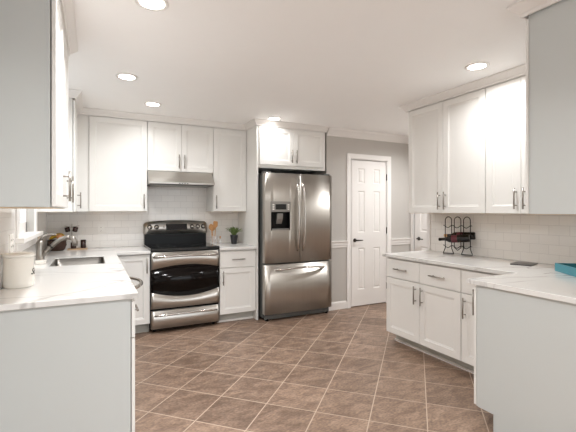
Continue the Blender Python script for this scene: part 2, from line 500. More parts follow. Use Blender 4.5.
# baseboards and chair rail
def base_run(x0, x1, y, name):
    struct(sweep([(x0, y), (x1, y)], [(0, 0), (0.014, 0), (0.014, 0.085), (0.008, 0.10), (0, 0.105)]), name, 'trim')
base_run(2.785, DX0 - 0.065, YD, 'baseboard_far')
base_run(DX1 + 0.065, XH, YD, 'baseboard_hall')
rail_p = [(0, 0.835), (0.012, 0.835), (0.012, 0.862), (0.02, 0.868), (0.02, 0.905), (0.034, 0.912), (0.034, 0.925), (0, 0.925)]
struct(sweep([(2.785, YD), (DX0 - 0.066, YD)], rail_p), 'trim_6', 'trim')
struct(sweep([(DX1 + 0.066, YD), (XH, YD)], rail_p), 'trim_7', 'trim')
crown_p = [(0, 2.335), (0.012, 2.335), (0.016, 2.352), (0.022, 2.356), (0.05, 2.395), (0.066, 2.412), (0.07, 2.44), (0, 2.44)]
struct(sweep([(2.785, YD), (XH, YD), (XH, 0.9)], crown_p), 'trim_8', 'trim')

# ---- doors
def six_panel(T, w, h, name, label_lever, lever_x, hinge_x):
    """door leaf; local x 0..w, face at y=0 looking to -y"""
    z0 = 0.012
    xs = [0, 0.115, 0.235, w - 0.235, w - 0.115, w] if w < 0.7 else [0, 0.12, 0.33, w - 0.33, w - 0.12, w]
    zs = [z0, 0.235, 0.815, 1.03, 1.61, 1.715, 1.925, h]
    mb = MB(); bm = mb.bm
    for i in range(5):
        for j in range(7):
            a, b, c, d = xs[i], xs[i + 1], zs[j], zs[j + 1]
            q = lambda o, y: [bm.verts.new(p) for p in ((a + o, y, c + o), (b - o, y, c + o), (b - o, y, d - o), (a + o, y, d - o))]
            if i in (1, 3) and j in (1, 3, 5):
                prev = q(0, 0)
                for o, y in ((0.012, 0.009), (0.018, 0.009), (0.036, 0.002)):
                    cur = q(o, y)
                    for k in range(4): bm.faces.new([prev[k], prev[(k + 1) % 4], cur[(k + 1) % 4], cur[k]])
                    prev = cur
                bm.faces.new(prev)
            else: bm.faces.new(q(0, 0))
    mb.box(0, w, 0.0095, 0.035, z0, h)
    mb.box(0, 0.006, 0.0, 0.01, z0, h); mb.box(w - 0.006, w, 0.0, 0.01, z0, h); mb.box(0, w, 0, 0.01, h - 0.006, h)
    mb.xf(T)
    o = mb.build(name, 'trim'); o['kind'] = 'structure'
    hb = MB(); s = 1 if lever_x < w / 2 else -1
    hb.lathe([(0.0, 0), (0.026, 0), (0.026, 0.008), (0.01, 0.012), (0.01, 0.045), (0, 0.045)], (lever_x, 0, 0.925), 18, (0, -1, 0))
    hb.tube([(lever_x, -0.042, 0.925), (lever_x + s * 0.03, -0.046, 0.925), (lever_x + s * 0.11, -0.040, 0.923)], [0.010, 0.009, 0.007], 8)
    hb.xf(T); hb.build('door_handle', 'bronze', o, smooth=True)
    for z in (0.25, 1.05, 1.815):
        k = MB(); k.box(hinge_x - 0.008, hinge_x + 0.008, -0.008, 0.004, z - 0.045, z + 0.045); k.xf(T); k.build('hinge', 'bronze', o)
    return o
six_panel(Matrix.Translation((DX0 + 0.009, YD - 0.002, 0)), DX1 - DX0 - 0.018, 2.04, 'door_1', '', 0.06, DX1 - DX0 - 0.012)
six_panel(Matrix.Translation((XH - 0.002, HY1 - 0.006, 0)) @ Matrix.Rotation(R(-90), 4, 'Z'), HY1 - HY0 - 0.012, 2.04, 'door_2', '', 0.095, HY1 - HY0 - 0.009)
def casing(T, w, name):
    c = 0.068
    mb = MB()
    prof = [(0, 0.0), (0, -0.012), (0.010, -0.016), (0.055, -0.020), (c, -0.020), (c, 0.0)]
    # three mitred legs by rings around the opening
    rr = []
    for (px, pz, dx, dz) in ((0, 0, -1, 0), (0, DZ, -1, 1), (w, DZ, 1, 1), (w, 0, 1, 0)):
        rr.append([(px + dx * o, y, pz + dz * o) for o, y in prof])
    mb.rings(rr)
    for f in mb.bm.faces: f.smooth = False
    # jamb
    mb.box(0, 0.008, -0.001, 0.08, 0, DZ); mb.box(w - 0.008, w, -0.001, 0.08, 0, DZ); mb.box(0, w, -0.001, 0.08, DZ - 0.008, DZ)
    mb.xf(T); struct(mb, name, 'trim')
casing(Matrix.Translation((DX0, YD, 0)), DX1 - DX0, 'trim_9')
cs = MB(); cs.box(XH - 0.018, XH, HY0 - 0.068, HY0, 0, DZ + 0.068); cs.box(XH - 0.018, XH, HY1, HY1 + 0.055, 0, DZ + 0.068); cs.box(XH - 0.018, XH, HY0, HY1, DZ, DZ + 0.068)
struct(cs, 'trim_10', 'trim', bevel=0.003)

struct(MB().box(-2.6, -2.4, 1.0, 9.0, -0.06, 3.2), 'wall_outside_added', 'outside')  # made-up grey wall, added so the window doesn't show bright sky
# ---- window over the sink
wn = MB()
X1 = XL - 0.055
for (a, b_, c, d) in ((wy0, wy0 + 0.035, wz0, wz1), (wy1 - 0.035, wy1, wz0, wz1), (wy0, wy1, wz0, wz0 + 0.092), (wy0, wy1, wz1 - 0.04, wz1), (wy0, wy1, 1.66, 1.70)):
    wn.box(X1 - 0.04, X1, a, b_, c, d)
for k in (1, 2): 
    yy = wy0 + (wy1 - wy0) * k / 3; wn.box(X1 - 0.03, X1 - 0.008, yy - 0.009, yy + 0.009, wz0, wz1)
win = struct(wn, 'window_1', 'trim')
MB().box(X1 - 0.022, X1 - 0.018, wy0, wy1, wz0, wz1).build('window_pane', 'pane', win)
ws = MB(); ws.box(X1 + 0.0005, XL + 0.06, wy0 - 0.11, wy1 + 0.11, wz0 - 0.03, wz0 + 0.004); ws.box(XL, XL + 0.016, wy0 - 0.085, wy1 + 0.085, wz0 - 0.10, wz0 - 0.03)
ws.build('window_sill', 'trim', win, bevel=0.004)
wc = MB(); wc.box(XL, XL + 0.018, wy0 - 0.085, wy0, wz0, wz1 + 0.085); wc.box(XL, XL + 0.018, wy1, wy1 + 0.085, wz0, wz1 + 0.085); wc.box(XL, XL + 0.018, wy0, wy1, wz1, wz1 + 0.085)
wc.build('window_frame', 'trim', win, bevel=0.003)

# ------------------------------------------------------------------ wall cabinets
D = 0.30
ZU, ZT = 1.325, 2.385
yb = 4.769                                       # carcass front, back run
g = 'wall cabinets along the back wall'
def bdoor(x0, a, b): return a - x0, b - x0
cabinet('wall_cabinet', 'back', -0.036, yb, 0.602, ZU, ZT, YB - 0.008 - yb,
        'wide white wall cabinet with one shaker door, between the left corner and the range hood', under='wood',
        doors=[(0.002, 0.600, ZU + 0.002, 2.366, 0.565)], group=g)
cabinet('wall_cabinet', 'back', 0.568, yb, 0.776, 1.80, ZT, YB - 0.008 - yb,
        'short white wall cabinet with two shaker doors directly above the range hood',
        doors=[(0.002, 0.388, 1.804, 2.366, 0.388 - 0.032), (0.388, 0.774, 1.804, 2.366, 0.388 + 0.032)], group=g)
cabinet('wall_cabinet', 'back', 1.346, yb, 0.441, ZU, ZT, YB - 0.008 - yb,
        'narrow white wall cabinet with one shaker door, above the potted plant beside the refrigerator', under='wood',
        doors=[(0.002, 0.438, ZU + 0.002, 2.366, 0.035)], group=g)
# corner filler
xlf = -0.165                                     # carcass front of the left run
# left run (faces +x): local x runs to +y
ZL = 1.349
g = 'wall cabinets along the window wall'
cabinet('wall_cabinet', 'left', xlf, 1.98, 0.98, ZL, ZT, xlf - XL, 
        'large wall cabinet at the left edge, its shade-darkened white end panel facing us', under='wood', bodymat='panel', ends=('start',),
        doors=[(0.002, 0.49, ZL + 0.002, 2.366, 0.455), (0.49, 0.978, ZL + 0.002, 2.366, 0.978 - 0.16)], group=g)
cabinet('wall_cabinet', 'left', xlf, 4.115, yb - 4.115 - 0.003, ZU, ZT, xlf - XL - 0.009,
        'narrow corner wall cabinet beyond the sink window, its door seen nearly edge on', under='wood',
        doors=[(0.002, 0.54, ZU + 0.002, 2.366, 0.50)], group=g)
fl = MB(); fl.box(xlf + 0.001, -0.038, yb - 0.004, yb + 0.016, ZU, ZT)
solo(fl, 'corner_filler', 'white', 'narrow white filler strip between the two corner wall cabinets left of the range', 'filler strip')

# right run (faces -x): local x runs to -y
ZR = 1.31
xrf = 2.982
g = 'wall cabinets along the right wall'
cabinet('wall_cabinet', 'right', xrf, 3.074, 0.896, ZR, ZT, XR - xrf,
        'two-door white wall cabinet on the right wall above the wine rack', under='wood',
        doors=[(0.002, 0.451, ZR + 0.002, 2.366, 0.451 - 0.035), (0.451, 0.894, ZR + 0.002, 2.366, 0.451 + 0.035)], group=g)
cabinet('wall_cabinet', 'right', xrf, 2.176, 0.606, ZR, ZT, XR - xrf,
        'two-door white wall cabinet on the right wall next to the shade-darkened white end panel', under='wood',
        doors=[(0.002, 0.303, ZR + 0.002, 2.366, 0.303 - 0.035), (0.303, 0.604, ZR + 0.002, 2.366, 0.303 + 0.035)], group=g)
# near right run (faces +y): local x runs to -x
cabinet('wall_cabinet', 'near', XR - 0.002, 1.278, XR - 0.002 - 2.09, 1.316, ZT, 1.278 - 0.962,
        'wall cabinet at the upper right edge showing its tall shade-darkened white end panel', under='wood', bodymat='panel', ends=('end',),
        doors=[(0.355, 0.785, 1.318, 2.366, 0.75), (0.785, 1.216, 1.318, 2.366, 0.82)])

# over the refrigerator
cabinet('wall_cabinet', 'back', 1.807, 4.405, 0.963, 1.863, ZT, YB - 4.405 - 0.002,
        'deep white two-door cabinet above the stainless refrigerator',
        doors=[(0.012, 0.481, 1.903, 2.366, 0.481 - 0.032), (0.481, 0.951, 1.903, 2.366, 0.481 + 0.032)])
solo(MB().box(1.788, 1.806, 4.398, YB - 0.01, 0, ZT), 'refrigerator_side_panel', 'white',
     'tall narrow white panel between the counter and the refrigerator', 'panel')

# crown on the cabinets
cp = [(0, 2.372), (0.010, 2.372), (0.013, 2.388), (0.022, 2.393), (0.050, 2.422), (0.056, 2.426), (0.056, 2.4395), (0, 2.4395)]
solo(sweep([(XL + 0.002, 1.96), (-0.145, 1.96), (-0.145, 2.98), (XL + 0.002, 2.98)], cp), 'crown_molding', 'trim',
     'white crown moulding along the top of the large cabinet at the left edge', 'molding')
solo(sweep([(XL + 0.002, 4.095), (-0.145, 4.095), (-0.145, 4.749), (1.788, 4.749), (1.788, 4.385), (2.783, 4.385)], cp), 'crown_molding', 'trim',
     'white crown moulding above the back wall cabinets and the refrigerator', 'molding')
solo(sweep([(2.072, 0.962), (2.072, 1.298), (2.962, 1.298), (2.962, 3.092), (XR - 0.002, 3.092)][::-1], [(o, z) for o, z in cp]), 'crown_molding', 'trim',
     'white crown moulding along the top of the right wall cabinets', 'molding')

# ------------------------------------------------------------------ base cabinets
ZB = 0.11; ZD = CZ0 - 0.004
# left run faces +x
xbl = 0.18
g = 'base cabinets under the sink counter'
r_, T_ = cabinet('base_cabinet', 'left', xbl, 2.205, 0.515, ZB, ZD, xbl - XL, 'base cabinet at lower left with a large shade-darkened white end panel facing us', toe=True, bodymat='panel', ends=('start',),
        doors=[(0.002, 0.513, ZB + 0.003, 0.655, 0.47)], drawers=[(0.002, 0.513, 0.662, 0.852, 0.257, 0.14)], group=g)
cabinet('base_cabinet', 'left', xbl, 3.335, 0.96, ZB, 0.66, xbl - XL, 'white sink base cabinet hidden behind the counter edge below the sink', toe=True,
        doors=[(0.002, 0.48, ZB + 0.003, 0.64, 0.45), (0.48, 0.958, ZB + 0.003, 0.64, 0.51)], group=g)
# dishwasher
dwr = thing('dishwasher', (-0.1, 3.03, 0), 'stainless dishwasher below the left counter, only its curved bar handle showing past the counter edge', 'dishwasher')
MB().box(XL + 0.05, 0.165, 2.724, 3.331, 0.1, ZD - 0.002).build('tub', 'dark', dwr)
MB().box(0.168, 0.197, 2.727, 3.328, 0.12, 0.862).build('door', 'steel', dwr, bevel=0.004)
hb = MB(); pts = []
for i in range(17):
    s = i / 16; pts.append((0.205 + 0.110 * math.sin(math.pi * s) ** 0.5, 2.76 + 0.50 * s, 0.815))
hb.tube(pts, 0.012, 10); hb.build('handle', 'steelh', dwr)
MB().box(0.05, 0.12, 2.73, 3.325, 0.0, 0.1).build('toe_kick', 'dark', dwr)

# back run
ybb = 4.442
cabinet('base_cabinet', 'back', 0.202, ybb, 0.354, ZB, ZD, YB - ybb, 'narrow white base cabinet with one tall door, left of the range', toe=True,
        doors=[(0.03, 0.350, ZB + 0.003, 0.855, 0.32)])
cabinet('base_cabinet', 'back', 1.326, ybb, 0.460, ZB, ZD, YB - ybb, 'white base cabinet with a drawer over one door, between the range and the refrigerator', toe=True, shoe=True,
        doors=[(0.004, 0.456, ZB + 0.003, 0.652, 0.042)], drawers=[(0.004, 0.456, 0.66, 0.85, 0.23, 0.16)])
# right run faces -x
xbr = 2.69
g = 'base cabinets along the right wall'
cabinet('base_cabinet', 'right', xbr, 3.078, 0.895, ZB, ZD, XR - xbr - 0.012, 'white base cabinet below the wine rack with two drawers over two doors', toe=True, toe_in=0.105, shoe=True,
        doors=[(0.002, 0.446, ZB + 0.003, 0.664, 0.446 - 0.04), (0.446, 0.893, ZB + 0.003, 0.664, 0.446 + 0.04)],
        drawers=[(0.002, 0.446, 0.672, 0.852, 0.224, 0.175), (0.446, 0.893, 0.672, 0.852, 0.67, 0.175)], group=g)
cabinet('base_cabinet', 'right', xbr, 2.181, 0.53, ZB, ZD, XR - xbr - 0.012, 'narrow white base cabinet on the right, half hidden behind the nearest end panel', toe=True, toe_in=0.105, shoe=True,
        doors=[(0.002, 0.30, ZB + 0.003, 0.664, 0.042)], drawers=[(0.002, 0.30, 0.672, 0.852, None, 0.12)], group=g)
# near right base faces +y
r_, T_ = cabinet('base_cabinet', 'near', 2.688, 1.645, 2.688 - 2.152, ZB, ZD, 1.645 - 0.962, 'nearest base cabinet at the lower right with a large shade-darkened white end panel', toe=True, toe_in=0.115, bodymat='panel', ends=('end',),
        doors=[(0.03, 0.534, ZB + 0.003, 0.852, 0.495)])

# ------------------------------------------------------------------ worktops
def slab(xs, ys, inside, z0, z1):
    mb = MB(); bm = mb.bm; nx, ny = len(xs) - 1, len(ys) - 1
    def ins(i, j): return 0 <= i < nx and 0 <= j < ny and inside((xs[i] + xs[i + 1]) / 2, (ys[j] + ys[j + 1]) / 2)
    def q(*p): bm.faces.new([bm.verts.new(v) for v in p])
    for i in range(nx):
        for j in range(ny):
            if not ins(i, j): continue
            a, b, c, d = xs[i], xs[i + 1], ys[j], ys[j + 1]
            q((a, c, z1), (b, c, z1), (b, d, z1), (a, d, z1)); q((a, d, z0), (b, d, z0), (b, c, z0), (a, c, z0))
            if not ins(i - 1, j): q((a, d, z0), (a, c, z0), (a, c, z1), (a, d, z1))
            if not ins(i + 1, j): q((b, c, z0), (b, d, z0), (b, d, z1), (b, c, z1))
            if not ins(i, j - 1): q((a, c, z0), (b, c, z0), (b, c, z1), (a, c, z1))
            if not ins(i, j + 1): q((b, d, z0), (a, d, z0), (a, d, z1), (b, d, z1))
    return mb
SX0, SX1, SY0, SY1 = -0.30, 0.092, 3.52, 4.10
CYF = 4.392
solo(slab([XL + 0.009, SX0, SX1, 0.215, 0.556], [2.182, SY0, SY1, CYF, YB - 0.009],
          lambda x, y: (x < 0.215 or y > CYF) and not (SX0 < x < SX1 and SY0 < y < SY1), CZ0, CZ),
     'countertop', 'quartz', 'L-shaped white veined quartz countertop on the left, holding the sink', 'countertop', bevel=0.003)
solo(slab([1.324, 1.787], [CYF, YB - 0.009], lambda x, y: True, CZ0, CZ), 'countertop', 'quartz',
     'small white quartz countertop between the range and the refrigerator', 'countertop', bevel=0.003)
solo(slab([2.128, 2.638, XR - 0.009], [0.969, 1.695, 3.105], lambda x, y: x > 2.638 or y < 1.695, CZ0, CZ), 'countertop', 'quartz',
     'L-shaped white veined quartz countertop on the right, under the wine rack', 'countertop', bevel=0.003)

# ------------------------------------------------------------------ sink, faucet
def rrect(x0, x1, y0, y1, r, z, n=5):
    out = []
    for cx, cy, a0 in ((x1 - r, y1 - r, 0), (x0 + r, y1 - r, 90), (x0 + r, y0 + r, 180), (x1 - r, y0 + r, 270)):
        for i in range(n + 1):
            a = R(a0 + 90 * i / n); out.append((cx + r * math.cos(a), cy + r * math.sin(a), z))
    return out
sk = thing('sink', ((SX0 + SX1) / 2, (SY0 + SY1) / 2, 0.68), 'undermount stainless sink set in the left countertop below the window', 'sink')
b = MB()
e = 0.012
b.rings([rrect(SX0 + 0.001, SX1 - 0.001, SY0 + 0.001, SY1 - 0.001, 0.012, 0.86), rrect(SX0 + 0.001, SX1 - 0.001, SY0 + 0.001, SY1 - 0.001, 0.012, 0.8965), rrect(SX0 + 0.004, SX1 - 0.004, SY0 + 0.004, SY1 - 0.004, 0.04, 0.8965), rrect(SX0 + 0.006, SX1 - 0.006, SY0 + 0.006, SY1 - 0.006, 0.05, 0.72),
         rrect(SX0 + 0.03, SX1 - 0.03, SY0 + 0.03, SY1 - 0.03, 0.05, 0.69)], cap0=False)
b.build('basin', 'sinksteel', sk)
MB().lathe([(0.0, 0.0), (0.04, 0), (0.04, 0.004), (0.03, 0.003), (0, 0.001)], ((SX0 + SX1) / 2, (SY0 + SY1) / 2, 0.6905), 20).build('drain', 'nickel', sk)

fx, fy = -0.392, 3.84
fc = thing('faucet', (fx, fy, CZ), 'brushed nickel single-lever faucet with a pull-out spout behind the sink', 'faucet')
MB().lathe([(0.0, 0), (0.034, 0), (0.034, 0.006), (0.030, 0.012), (0.029, 0.10), (0.030, 0.13), (0.030, 0.165), (0.018, 0.185), (0, 0.19)], (fx, fy, CZ), 20).build('body', 'nickel', fc)
b = MB()
b.tube([(fx + 0.01, fy, 0.945), (fx + 0.05, fy - 0.002, 0.995), (fx + 0.095, fy - 0.005, 1.045), (fx + 0.145, fy - 0.01, 1.088), (fx + 0.195, fy - 0.012, 1.105), (fx + 0.225, fy - 0.013, 1.102)],
       [0.017, 0.017, 0.018, 0.019, 0.020, 0.020], 14)
b.build('spout', 'nickel', fc)
b = MB(); b.tube([(fx + 0.215, fy - 0.012, 1.104), (fx + 0.245, fy - 0.013, 1.09), (fx + 0.257, fy - 0.013, 1.06), (fx + 0.258, fy - 0.013, 1.03)], [0.0205, 0.022, 0.023, 0.021], 14)
b.build('spray_head', 'nickel', fc)
b = MB(); b.tube([(fx + 0.075, fy - 0.004, 1.024), (fx + 0.085, fy - 0.0045, 1.034)], 0.0195, 14); b.build('joint_ring', 'gap', fc)
b = MB(); b.tube([(fx, fy, 1.08), (fx + 0.02, fy, 1.115), (fx + 0.06, fy, 1.132), (fx + 0.115, fy, 1.128)], [0.013, 0.011, 0.009, 0.008], 10); b.build('lever', 'nickel', fc)
# soap dish
sd = MB(); sd.box(fx - 0.02, fx + 0.055, fy - 0.16, fy - 0.075, CZ, CZ + 0.03)
solo(sd, 'soap_dish', 'ceramic', 'small white block dish on the counter in front of the faucet', 'soap dish', bevel=0.006)

# canister
cn = thing('canister', (-0.375, 2.665, CZ), 'round cream ceramic canister with black script on the left counter', 'canister')
b = MB(); b.lathe([(0, 0), (0.068, 0), (0.074, 0.006), (0.0755, 0.03), (0.0745, 0.16), (0.076, 0.172), (0.0, 0.172)], (-0.375, 2.665, CZ), 36); b.build('jar', 'ceramic', cn)
b = MB(); b.lathe([(0.0, 0), (0.079, 0), (0.080, 0.014), (0.074, 0.019), (0.03, 0.024), (0, 0.024)], (-0.375, 2.665, CZ + 0.173), 36); b.build('lid', 'ceramic', cn)

def text_obj(s, name, size, loc, rot, m, parent=None, bend=None, shear=0.0, extrude=0.0006):
    cu = bpy.data.curves.new(name, 'FONT'); cu.body = s; cu.size = size; cu.extrude = extrude; cu.shear = shear
    cu.align_x = 'CENTER'; cu.align_y = 'CENTER'
    t = bpy.data.objects.new(name, cu); col.objects.link(t)
    dg = bpy.context.evaluated_depsgraph_get()
    me = bpy.data.meshes.new_from_object(t.evaluated_get(dg))
    bpy.data.objects.remove(t); bpy.data.curves.remove(cu)
    mtx = Matrix.Translation(loc) @ rot
    if bend:
        (cx, cy, rad, a0) = bend
        for v in me.vertices:
            a = a0 + v.co.x / rad; rr = rad + v.co.z + 0.0008
            v.co = Vector((cx + rr * math.cos(a), cy + rr * math.sin(a), loc[2] + v.co.y))
    else: me.transform(mtx)
    off = ABS[parent.name] if parent else Vector((0, 0, 0))
    me.transform(Matrix.Translation(-off))
    me.materials.clear(); me.materials.append(M[m])
    o = bpy.data.objects.new(name, me); col.objects.link(o); o.parent = parent
    ABS[o.name] = off
    return o
text_obj('Sc', 'lettering', 0.05, (0, 0, CZ + 0.085), Matrix.Identity(4), 'ink', cn, bend=(-0.375, 2.665, 0.0755, R(-18)), shear=0.4)

# outlets
def outlet(c, axis, gangs, label):
    o = thing('wall_outlet', c, label, 'outlet')
    w = 0.036 if gangs == 1 else 0.06
    T = Matrix.Translation(c) @ (Matrix.Identity(4) if axis == 'y' else Matrix.Rotation(R(90), 4, 'Z'))
    b = MB(); b.box(-w, w, -0.006, 0, -0.058, 0.058); b.xf(T); b.build('cover_plate', 'plastic', o, bevel=0.002)
    for gx in ([0] if gangs == 1 else [-0.025, 0.025]):
        for gz in (-0.02, 0.02):
            b = MB(); b.box(gx - 0.013, gx + 0.013, -0.0085, -0.005, gz - 0.013, gz + 0.013); b.xf(T); s = b.build('socket', 'plastic', o, bevel=0.003)
            b = MB(); b.box(gx - 0.006, gx - 0.004, -0.0092, -0.008, gz - 0.004, gz + 0.006); b.box(gx + 0.004, gx + 0.006, -0.0092, -0.008, gz - 0.004, gz + 0.006); b.xf(T); b.build('slots', 'slot', s)
outlet((0.09, YB - 0.008, 1.115), 'y', 1, 'white wall outlet on the tiles between the corner and the range')
outlet((XL + 0.008, 2.92, 1.13), 'x', 2, 'white double outlet plate on the left wall behind the canister')

# ------------------------------------------------------------------ range
RX0, RX1, RY = 0.559, 1.322, 4.392
rg = thing('range', (0.942, 4.72, 0), 'stainless steel freestanding electric range with black glass cooktop under the hood', 'range')
MB().box(RX0 + 0.002, RX1 - 0.002, RY + 0.045, 5.05, 0.03, 0.885).build('body', 'black', rg)
for x in (RX0 + 0.05, RX1 - 0.05):
    for y in (RY + 0.1, 4.98): MB().lathe([(0, 0), (0.018, 0), (0.018, 0.03), (0, 0.03)], (x, y, 0), 12).build('foot', 'black', rg)
b = MB(); b.box(RX0, RX1, RY + 0.004, 5.0, 0.886, 0.924); co = b.build('cooktop', 'cooktop', rg, bevel=0.006)
for bx, by, br_ in ((0.75, 4.58, 0.10), (1.13, 4.58, 0.085), (0.75, 4.83, 0.075), (1.13, 4.83, 0.10)):
    b = MB(); n = 40
    b.rings([[(bx + r * math.cos(2 * math.pi * i / n), by + r * math.sin(2 * math.pi * i / n) , 0.9244) for i in range(n)] for r in (br_ - 0.002, br_)], cap0=False, cap1=False)
    b.build('burner_ring', 'dark', co)
# oven door: stainless slab with lens-shaped black glass
def zcurve(x, zc, ze):
    s = (x - (RX0 + RX1) / 2) / ((RX1 - RX0) / 2); return zc + (ze - zc) * s * s
ox0, ox1 = RX0 + 0.004, RX1 - 0.004
b = MB(); b.box(ox0, ox1, RY + 0.012, RY + 0.04, 0.268, 0.878); od = b.build('oven_door', 'steel_range', rg)
def strip(zlo, zhi, y0, y1, x0=ox0, x1=ox1, n=24):
    mb = MB(); rr = []
    for i in range(n + 1):
        x = x0 + (x1 - x0) * i / n
        s = (x - (RX0 + RX1) / 2) / ((RX1 - RX0) / 2); yy = y0 - 0.004 * (1 - s * s)
        rr.append([(x, yy, zlo(x)), (x, y1, zlo(x)), (x, y1, zhi(x)), (x, yy, zhi(x))])
    mb.rings(rr)
    for f in mb.bm.faces: f.smooth = True
    return mb
top = lambda x: zcurve(x, 0.735, 0.69); bot = lambda x: zcurve(x, 0.385, 0.45)
strip(lambda x: top(x), lambda x: 0.878, RY, RY + 0.013).build('upper_band', 'steel_range', od)
strip(lambda x: 0.268, lambda x: bot(x), RY, RY + 0.013).build('lower_band', 'steel_range', od)
strip(lambda x: bot(x) + 0.0005, lambda x: top(x) - 0.0005, RY + 0.003, RY + 0.013).build('oven_window', 'glassblack', od)
def bowed(x0, x1, z, y0, bow, r, up=0.0, n=16):
    pts = [(x0 + (x1 - x0) * i / n, y0 - bow * (math.sin(math.pi * i / n) ** 0.5), z + up * math.sin(math.pi * i / n)) for i in range(n + 1)]
    return MB().tube(pts, r, 12)
bowed(ox0 + 0.02, ox1 - 0.02, 0.828, RY + 0.002, 0.05, 0.0115, 0.012).build('handle', 'steelh', od)
dr = strip(lambda x: 0.05, lambda x: 0.242, RY, RY + 0.04).build('storage_drawer', 'steel_range', rg)
bowed(ox0 + 0.03, ox1 - 0.03, 0.192, RY + 0.002, 0.042, 0.010, 0.012).build('handle', 'steelh', dr)
# backguard
b = MB(); b.box(RX0 + 0.004, RX1 - 0.004, 4.985, 5.06, 0.924, 1.075); bgd = b.build('backguard', 'black', rg)
def arch(x): 
    s = (x - 0.942) / 0.38; return 1.195 + 0.018 * (1 - s * s) - (0.02 * max(0, abs(s) - 0.93) / 0.07)
mb = MB(); rr = []
for i in range(31):
    x = RX0 - 0.004 + (RX1 - RX0 + 0.004) * i / 30
    rr.append([(x, 4.950, 1.050), (x, 5.062, 1.050), (x, 5.062, arch(x)), (x, 4.985, arch(x))])
mb.rings(rr); cpn = mb.build('control_panel', 'steel_range', rg)
def fpos(z): return 4.950 + 0.035 * (z - 1.050) / 0.15
for kx in (0.622, 0.700, 1.135, 1.205, 1.275):
    b = MB(); b.lathe([(0, 0), (0.024, 0), (0.026, 0.004), (0.020, 0.008), (0.018, 0.024), (0, 0.025)], (kx, fpos(1.132), 1.132), 18, (0, -1, 0.23)); kb = b.build('knob', 'steelh', cpn)
    b = MB(); b.lathe([(0.0262, 0), (0.030, 0.0), (0.030, 0.0035), (0.0262, 0.0035)], (kx, fpos(1.132), 1.132), 18, (0, -1, 0.23), cap=False); b.build('knob_bezel', 'black', cpn)
b = MB(); b.prism([(4.9575, 1.092), (4.9755, 1.170), (4.985, 1.170), (4.968, 1.092)], 0, 0.812, 1.070); dp = b.build('control_display', 'display', cpn)
for r0 in range(2):
    for c0 in range(9):
        if 3 <= c0 <= 5: continue
        x = 0.828 + c0 * 0.0265; z = 1.112 + r0 * 0.032; MB().box(x, x + 0.009, fpos(z) - 0.0015, fpos(z) + 0.004, z, z + 0.005).build('touch_key', 'dark', dp)
b = MB(); b.lathe([(0, 0), (0.012, 0), (0.010, 0.008), (0, 0.009)], (0.785, fpos(1.132), 1.132), 14, (0, -1, 0.23)); b.build('button', 'steelh', cpn)

# range hood
rh = thing('range_hood', (0.945, 4.85, 1.63), 'slim stainless under-cabinet range hood above the range', 'range hood')
b = MB(); b.prism([(5.07, 1.798), (4.745, 1.798), (4.60, 1.668), (4.585, 1.662), (4.585, 1.640), (5.07, 1.640)][::-1], 0, 0.570, 1.322); b.build('shell', 'steel_range', rh, bevel=0.003)
b = MB(); b.box(0.580, 1.312, 4.60, 5.05, 1.632, 1.6395); b.build('underside', 'dark', rh)
for k_ in range(2):
    b = MB(); b.box(0.62 + k_ * 0.33, 0.94 + k_ * 0.33, 4.68, 4.98, 1.628, 1.6319); b.build('grease_filter', 'grey', rh)
for k_ in range(4): MB().box(0.895 + k_ * 0.03, 0.913 + k_ * 0.03, 4.5835, 4.586, 1.645, 1.655).build('switch', 'dark', rh)

# ------------------------------------------------------------------ refrigerator
FX0, FX1, FY = 1.834, 2.780, 4.262
fr = thing('refrigerator', (2.3, 4.65, 0), 'stainless french door refrigerator with ice dispenser beside the grey wall', 'refrigerator')
MB().box(FX0 + 0.004, FX1 - 0.004, FY + 0.075, 5.02, 0.03, 1.785).build('body', 'dark', fr, bevel=0.004)
def bulged(x0, x1, z0, z1, bulge, y0, y1, nx=12, hole=None):
    """front with gentle outward curve"""
    mb = MB(); xc, hw_ = (FX0 + FX1) / 2, (FX1 - FX0) / 2
    def fy_(x):
        s = (x - xc) / hw_; return y0 - bulge * (1 - s * s)
    xs = [x0 + (x1 - x0) * i / nx for i in range(nx + 1)]
    zs = [z0, z1]
    if hole: xs = sorted(set(xs + [hole[0], hole[1]])); zs = [z0, hole[2], hole[3], z1]
    bm = mb.bm
    def q(*p):
        f = bm.faces.new([bm.verts.new(v) for v in p]); return f
    for i in range(len(xs) - 1):
        a, c = xs[i], xs[i + 1]
        for j in range(len(zs) - 1):
            d, e_ = zs[j], zs[j + 1]
            if hole and hole[0] - 1e-6 <= a and c <= hole[1] + 1e-6 and j == 1: continue
            q((a, fy_(a), d), (c, fy_(c), d), (c, fy_(c), e_), (a, fy_(a), e_)).smooth = True
        q((a, y1, z0), (c, y1, z0), (c, y1, z1), (a, y1, z1))
        q((a, fy_(a), z1), (c, fy_(c), z1), (c, y1, z1), (a, y1, z1))
        q((a, fy_(a), z0), (c, fy_(c), z0), (c, y1, z0), (a, y1, z0))
    q((x0, fy_(x0), z0), (x0, fy_(x0), z1), (x0, y1, z1), (x0, y1, z0)); q((x1, fy_(x1), z0), (x1, fy_(x1), z1), (x1, y1, z1), (x1, y1, z0))
    if hole:
        h0, h1, h2, h3 = hole
        q((h0, fy_(h0), h2), (h0, fy_(h0), h3), (h0, y1 - 0.005, h3), (h0, y1 - 0.005, h2)); q((h1, fy_(h1), h2), (h1, fy_(h1), h3), (h1, y1 - 0.005, h3), (h1, y1 - 0.005, h2))
        q((h0, fy_(h0), h2), (h1, fy_(h1), h2), (h1, y1 - 0.005, h2), (h0, y1 - 0.005, h2)); q((h0, fy_(h0), h3), (h1, fy_(h1), h3), (h1, y1 - 0.005, h3), (h0, y1 - 0.005, h3))
    return mb, fy_
XM = 2.302
hole = (1.915, 2.165, 1.095, 1.44)
mb, fyf = bulged(FX0, XM - 0.003, 0.70, 1.79, 0.022, FY, FY + 0.068, hole=hole)
dl = mb.build('door', 'steel', fr)
